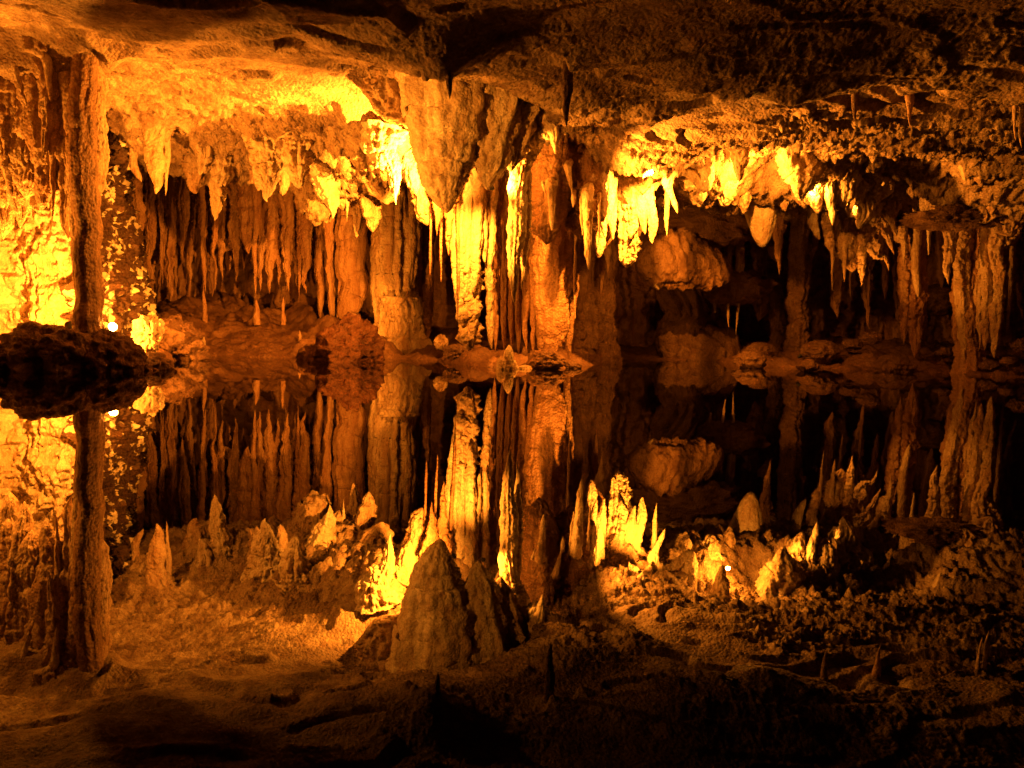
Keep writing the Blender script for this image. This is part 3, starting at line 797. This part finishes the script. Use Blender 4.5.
wall_strip('cave_wall', [(-10.5, -2), (-9.6, 6), xy(-70, 11.5), xy(-20, 12.7), xy(40, 12.9), xy(80, 13.0), xy(96, 13.3)],
           'pale', -.5, 5.4, 760, 330, .15, .15, 3.1)
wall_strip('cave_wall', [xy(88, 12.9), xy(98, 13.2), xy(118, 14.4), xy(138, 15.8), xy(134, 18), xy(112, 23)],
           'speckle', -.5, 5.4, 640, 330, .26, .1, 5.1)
wall_strip('cave_wall', [xy(60, 22), xy(130, 23.3), xy(300, 23.6), xy(500, 23.4), xy(640, 24.6), xy(800, 24.2), xy(1000, 23.0), xy(1120, 21.0), (15.5, 16), (14, 8), (13, -2)],
           'rust', -.5, 5.8, 900, 200, .10, .35, 13.7)

SH = np.array([(-200, 9.6), (0, 10.2), (120, 11.6), (165, 13.2), (180, 15), (195, 16.6), (345, 16.6), (352, 15.8), (384, 15.8), (400, 17.6), (438, 17.0), (470, 15.2), (500, 14.6), (560, 14.9),
               (600, 17.5), (625, 21.5), (710, 22), (745, 18.9), (800, 18.2), (880, 17.8), (950, 17.8), (1024, 16.6), (1200, 14)])


def floor_z(px_, d):
    ds = np.interp(px_, SH[:, 0], SH[:, 1])
    e = d - ds
    return np.where(e < 0, np.maximum(e * .8, -.5), 0.16 * (1 - np.exp(-e * 3)) + 0.10 * np.clip(e - .8, 0, 9))


def build_floor():
    nd, nu_ = 420, 620
    d = np.linspace(8.5, 25, nd); px_ = np.linspace(-220, 1220, nu_)
    D, PX = np.meshgrid(d, px_, indexing='ij')
    X = (PX - 512) / F * D
    p = np.stack([X, D, X * 0 + 7.7], -1)
    Z = floor_z(PX, D + 0.35 * fbm(p * 1.1, 3))
    dry = np.clip(Z * 5 + .4, 0, 1)
    Z = Z + dry * (0.16 * fbm(p * 1.3, 4) - 0.12 * (billow(p * 3.1, 3, .6) - .4))
    # dark slope of fallen rock under the rust curtain
    sl = np.clip((PX - 150) / 40, 0, 1) * np.clip((375 - PX) / 40, 0, 1) * np.clip((D - 18.2) / 3.5, 0, 1)
    Z = Z + sl * (0.55 + 0.4 * fbm(p * .9 + 9, 4))
    V = np.stack([X, D, Z], -1).reshape(-1, 3)
    o = link('cave_floor', V, grid_quads(nd, nu_), M['bank'])
    tag(o, kind='structure')
build_floor()
Wv = np.array([(-22, -2.5, 0), (22, -2.5, 0), (22, 26, 0), (-22, 26, 0)], float)
tag(link('lake_water', Wv, np.array([[0, 1, 2, 3]]), M['water'], smooth=False), kind='structure')

# ================================================================== ROCKS AND STALAGMITES
boulder('mud_rock', "long black mud rock at the left waterline below the glowing wall", 'rock', 52, 352, 10.6, .62, .5, .42, 'dark', .22, 2, z=.22)
boulder('mud_rock', "brown mud rock under the pillar, with a lamp glowing behind it", 'rock', 108, 352, 10.9, .40, .45, .44, 'dark', .2, 5, z=.16)
boulder('mud_rock', "low sloping dark rock ending the left shore, beside the white-hot patch", 'rock', 148, 372, 11.6, .36, .4, .22, 'dark', .2, 6, z=.02)
boulder('mud_rock', "small rounded rock at the extreme left waterline", 'rock', 4, 358, 10.4, .20, .25, .26, 'dark', .15, 7, z=.10)
boulder('lit_rock', "white-hot lumpy rock lit by the lamp at the left shore", 'rock', 148, 333, 12.9, .24, .2, .33, 'pale', .3, 12)
boulder('mud_rock', "dark jumbled rock slope behind the white-hot patch", 'rock', 176, 345, 14.6, .6, .6, .6, 'dark', .35, 14, z=.2)
boulder('red_boulder', "knobbly dark red boulder at the waterline in front of the thick column", 'boulder', 352, 338, 15.7, .60, .55, .68, 'redmud', .22, 21, z=.30, fine=.13)
boulder('sand_mound', "smooth tan mud mound joining the ledge to the red boulder", 'mud mound', 318, 350, 16.3, .42, .4, .28, 'bank', .1, 22, z=.05)
boulder('round_stone', "pale round stone sitting in the dark gap left of the blazing column", 'stone', 441, 342, 16.2, .15, .15, .16, 'tan', .12, 23)
boulder('round_stone', "dark stone beside the pale round one", 'stone', 456, 352, 16.0, .26, .2, .16, 'dark', .25, 24)
for k, (xx, yy, d, r_, mt, lab) in enumerate([
    (750, 361, 17.8, .36, 'dark', "added screening stone in the water at the left end of the right bank"),  # stone put in as a screen for a bank lamp
    (808, 366, 16.7, .24, 'dark', "added screening stone in the water before the broad mud heap"),  # added to hide the low lamp on the bank behind
    (545, 360, 15.0, .36, 'bank', "low tan mound at the foot of the orange slab"),
    (572, 366, 15.4, .2, 'dark', "dark rubble lump right of the tan mound"),
    (525, 369, 14.7, .13, 'tan', "knobbly lit stone right beside the tiny stalagmites"),
    (492, 374, 14.6, .14, 'dark', "black stone at the foot of the tiny stalagmites"),
    (762, 352, 19.4, 0.40, 'dark', "dim mud heap at the left end of the right bank"),
    (820, 352, 19.2, 0.46, 'dark', "broad mud heap in the middle of the right bank"),
    (852, 345, 19.6, 0.26, 'dark', "pale crusted rock on top of the right bank"),
    (872, 338, 19.0, 0.28, 'dark', "dark rubble lump behind the ribbed column"),
    (895, 366, 18.0, .44, 'dark', "orange glowing low stone at the right waterline"),
    (945, 352, 18.6, 0.22, 'dark', "knobbly dark rock between the ribbed and the split column"),
    (990, 366, 17.4, 0.22, 'dark', "black rock at the foot of the split column"),
    (1010, 362, 17.0, 0.20, 'dark', "tan cobble right of the black rock"),
    (1022, 345, 17.6, 0.26, 'dark', "brown rock at the right edge above the cobble"),
    (935, 300, 21.0, 0.75, 'dark', "dim hanging rubble between the two right columns"),
]):
    boulder('bank_rock', lab, 'rock', xx, yy, d, r_, r_ * .85, r_ * .6, mt, .13, 30 + k, fine=.05, sub=4 if r_ < .25 else 5)


def mite(pts, wpx, d, label, prof='cone', mat='tan', **kw):
    P = [at(p[0], p[1], d) for p in pts]
    o = build_strand('stalagmite', P, wpx * d / F / 2, prof, M[mat], seed=pts[0][0], **kw)
    return tag(o, label, 'stalagmite')


mite([(507, 378), (507, 362), (509, 345)], 10, 14.3, "tiny pale stalagmite with a rounded tip rising from the central bank", 'rod', 'pale', knob=.2)
mite([(499, 378), (501, 356)], 10, 14.2, "shorter tiny stalagmite just left of the rounded one", 'rod', 'tan', knob=.2)
mite([(514, 374), (514, 360)], 12, 14.6, "squat knob at the right foot of the tiny stalagmites", 'cone', 'tan', knob=.3)
mite([(203, 366), (204, 335)], 10, 17.2, "little lit stalagmite on the left ledge directly under a long drip", 'cone', 'tan')
mite([(205, 335), (203, 290)], 8, 19.4, "slim rust stalagmite on the slope almost meeting the drip above", 'finger', 'rust')
mite([(257, 325), (256, 299)], 9, 19.3, "stubby stalagmite on the dark slope under a straight finger", 'cone', 'rust')
mite([(283, 325), (283, 297)], 6, 19.5, "thin stalagmite on the dark slope right of the stubby one", 'cone', 'rust')
mite([(300, 352), (300, 330)], 5, 18.6, "thin dim stub on the ledge near the red boulder", 'finger', 'tan')

# ================================================================== LAMPS
GL = "hidden floodlights of the cave"
LC = (1.0, 0.29, 0.02)


def flood(px, py, d, aim, power, label, off=0.10, size=0.05, s=1.0, dz=0, cone=0, hood=True):
    """a cave floodlight or added fill lamp: black can, lit lens and bracket, with the light it gives"""
    c = at(px, py, d); c[2] += dz
    t = at(*aim) - c; t /= np.linalg.norm(t)
    e = empty('floodlight', c); tag(e, label, 'floodlight', GL)
    a = np.cross(t, [0, 0, 1.0]); a /= np.linalg.norm(a); b = np.cross(a, t)
    n = 24; an = np.linspace(0, 2 * math.pi, n, endpoint=False)

    def lathe(name, prof, mat):
        V = np.concatenate([c + t * x_ * s + (np.cos(an)[:, None] * a + np.sin(an)[:, None] * b) * r_ * s for x_, r_ in prof])
        return link(name, V, grid_quads(len(prof), n, True), mat, e, c)
    lathe('housing', [(-.09, .001), (-.09, .035), (-.06, .05), (.03, .062), (.032, .066), (.05, .066), (.05, .058), (.02, .056)], M['lampmetal'])
    lathe('lens', [(.03, .0565), (.036, .04), (.04, .001)], M['lens_hooded' if hood else 'lens'])
    # yoke bracket
    V = []
    for k in range(13):
        w_ = math.pi * k / 12
        for (ox, oz) in ((-.006, .07), (.006, .07), (.006, .076), (-.006, .076)):
            V.append(c + (t * ox + (a * math.cos(w_) - b * math.sin(w_)) * oz) * s)
    link('bracket', np.array(V), grid_quads(13, 4, True), M['lampmetal'], e, c)
    l = bpy.data.lights.new('floodlight_beam', 'SPOT' if cone else 'POINT'); l.energy = power; l.color = LC; l.shadow_soft_size = size * (0.7 if s < 1 else 0.9)
    
    if cone: l.spot_size = R(cone); l.spot_blend = 0.9
    lo = bpy.data.objects.new('beam', l); COL.objects.link(lo)
    lo.parent = e; lo.location = Vector(t * off)
    lo.rotation_euler = Vector(t).to_track_quat('-Z', 'Y').to_euler()


flood(70, 330, 11.75, (40, 250, 12.9), 1700, "floodlight behind the long black mud rock, aimed at the left wall", dz=.05)
flood(134, 347, 12.8, (139, 300, 13.6), 420, "floodlight low behind the sloping shore rock, aimed up the speckled wall", cone=105)
flood(112, 327, 11.35, (230, 280, 8.0), 22, "small lit floodlight peeking over the brown mud rock under the pillar", hood=False, s=1.05)
flood(-112, 338, 9.3, (470, 130, 11.0), 1500, "added fill light outside the left edge near the water, aimed at the central cone", cone=38)  # unseen front fill, added to brighten the cone's near side
flood(-104, 342, 9.2, (507, 240, 12.1), 30000, "added narrow spot outside the left edge, aimed at the longest blazing stalactite", cone=10)  # unseen strong beam, added to whiten the whole length of the stalactite
flood(128, 345, 12.2, (300, 100, 12.6), 700, "floodlight low at the left shore, aimed up at the left ceiling", cone=80)
flood(-320, 350, 4.6, (480, 140, 11.4), 4000, "floodlight in front of the view at the left, aimed at the central cone", cone=24)
flood(447, 190, 12.2, (370, 160, 13.0), 6500, "floodlight fixed behind the central cone, aimed at the left ceiling", cone=150)
flood(462, 186, 12.4, (471, 262, 14.2), 2000, "floodlight fixed behind the central cone, aimed at the blazing column", cone=62, s=.6)
flood(492, 188, 11.9, (526, 170, 12.1), 520, "floodlight fixed behind the cone's right shoulder, aimed at the longest blazing stalactite", cone=140, s=.5)
flood(655, 170, 13.7, (626, 222, 15.0), 3000, "floodlight tucked under the ceiling edge above the bright drip group", cone=130, s=.5, off=.06)
flood(633, 236, 15.6, (690, 266, 18.3), 260, "added lamp behind the bright drip group, aimed at the ridged flowstone fan", cone=100, s=.5)  # extra lamp, added because the drips block light to the fan
flood(588, 224, 13.25, (770, 120, 12.4), 2300, "added light behind the long knobbly yellow drip, aimed along the ceiling", cone=105, s=.4)  # extra lamp, added to brighten the ceiling strip to the right
flood(741, 174, 14.3, (820, 195, 16.6), 480, "floodlight tucked in the dark ceiling recess, aimed right", s=.5, off=.16)
flood(808, 188, 15.05, (850, 205, 16.0), 500, "added second lamp behind the nub left of the white finger", s=.5, off=.06, cone=130)  # extra lamp, added to lift the teeth the recess lamp misses
flood(847, 198, 15.8, (890, 240, 17.2), 900, "added lamp behind the broad yellow stub, aimed at the knobbly slab", s=.5, off=.06, cone=130)  # extra lamp, added to reach the slab past the blocking teeth
flood(352, 345, 16.8, (310, 240, 21), 500, "floodlight low behind the red boulder, aimed at the rust curtain", cone=120)
flood(800, 356, 17.2, (962, 228, 17.3), 900, "added low lamp on the right bank, aimed at the split column", cone=62, s=.6)  # extra lamp, added to brighten the columns at the right
flood(-125, 333, 10.6, (25, 165, 11.3), 1500, "floodlight outside the left edge, low by the wall, aimed at the ribbed curtain", cone=76)

wd_ = bpy.data.worlds.new("World"); S.world = wd_; wd_.use_nodes = True
wd_.node_tree.nodes["Background"].inputs[0].default_value = (1.0, 0.35, 0.08, 1)
wd_.node_tree.nodes["Background"].inputs[1].default_value = 0.0015
S.view_settings.view_transform = 'Standard'; S.view_settings.look = 'None'
S.view_settings.exposure = 0; S.view_settings.gamma = 1
S.cycles.use_denoising = True
S.cycles.max_bounces = 6; S.cycles.diffuse_bounces = 4; S.cycles.use_adaptive_sampling = True; S.cycles.adaptive_threshold = 0.02
S.cycles.sample_clamp_indirect = 8
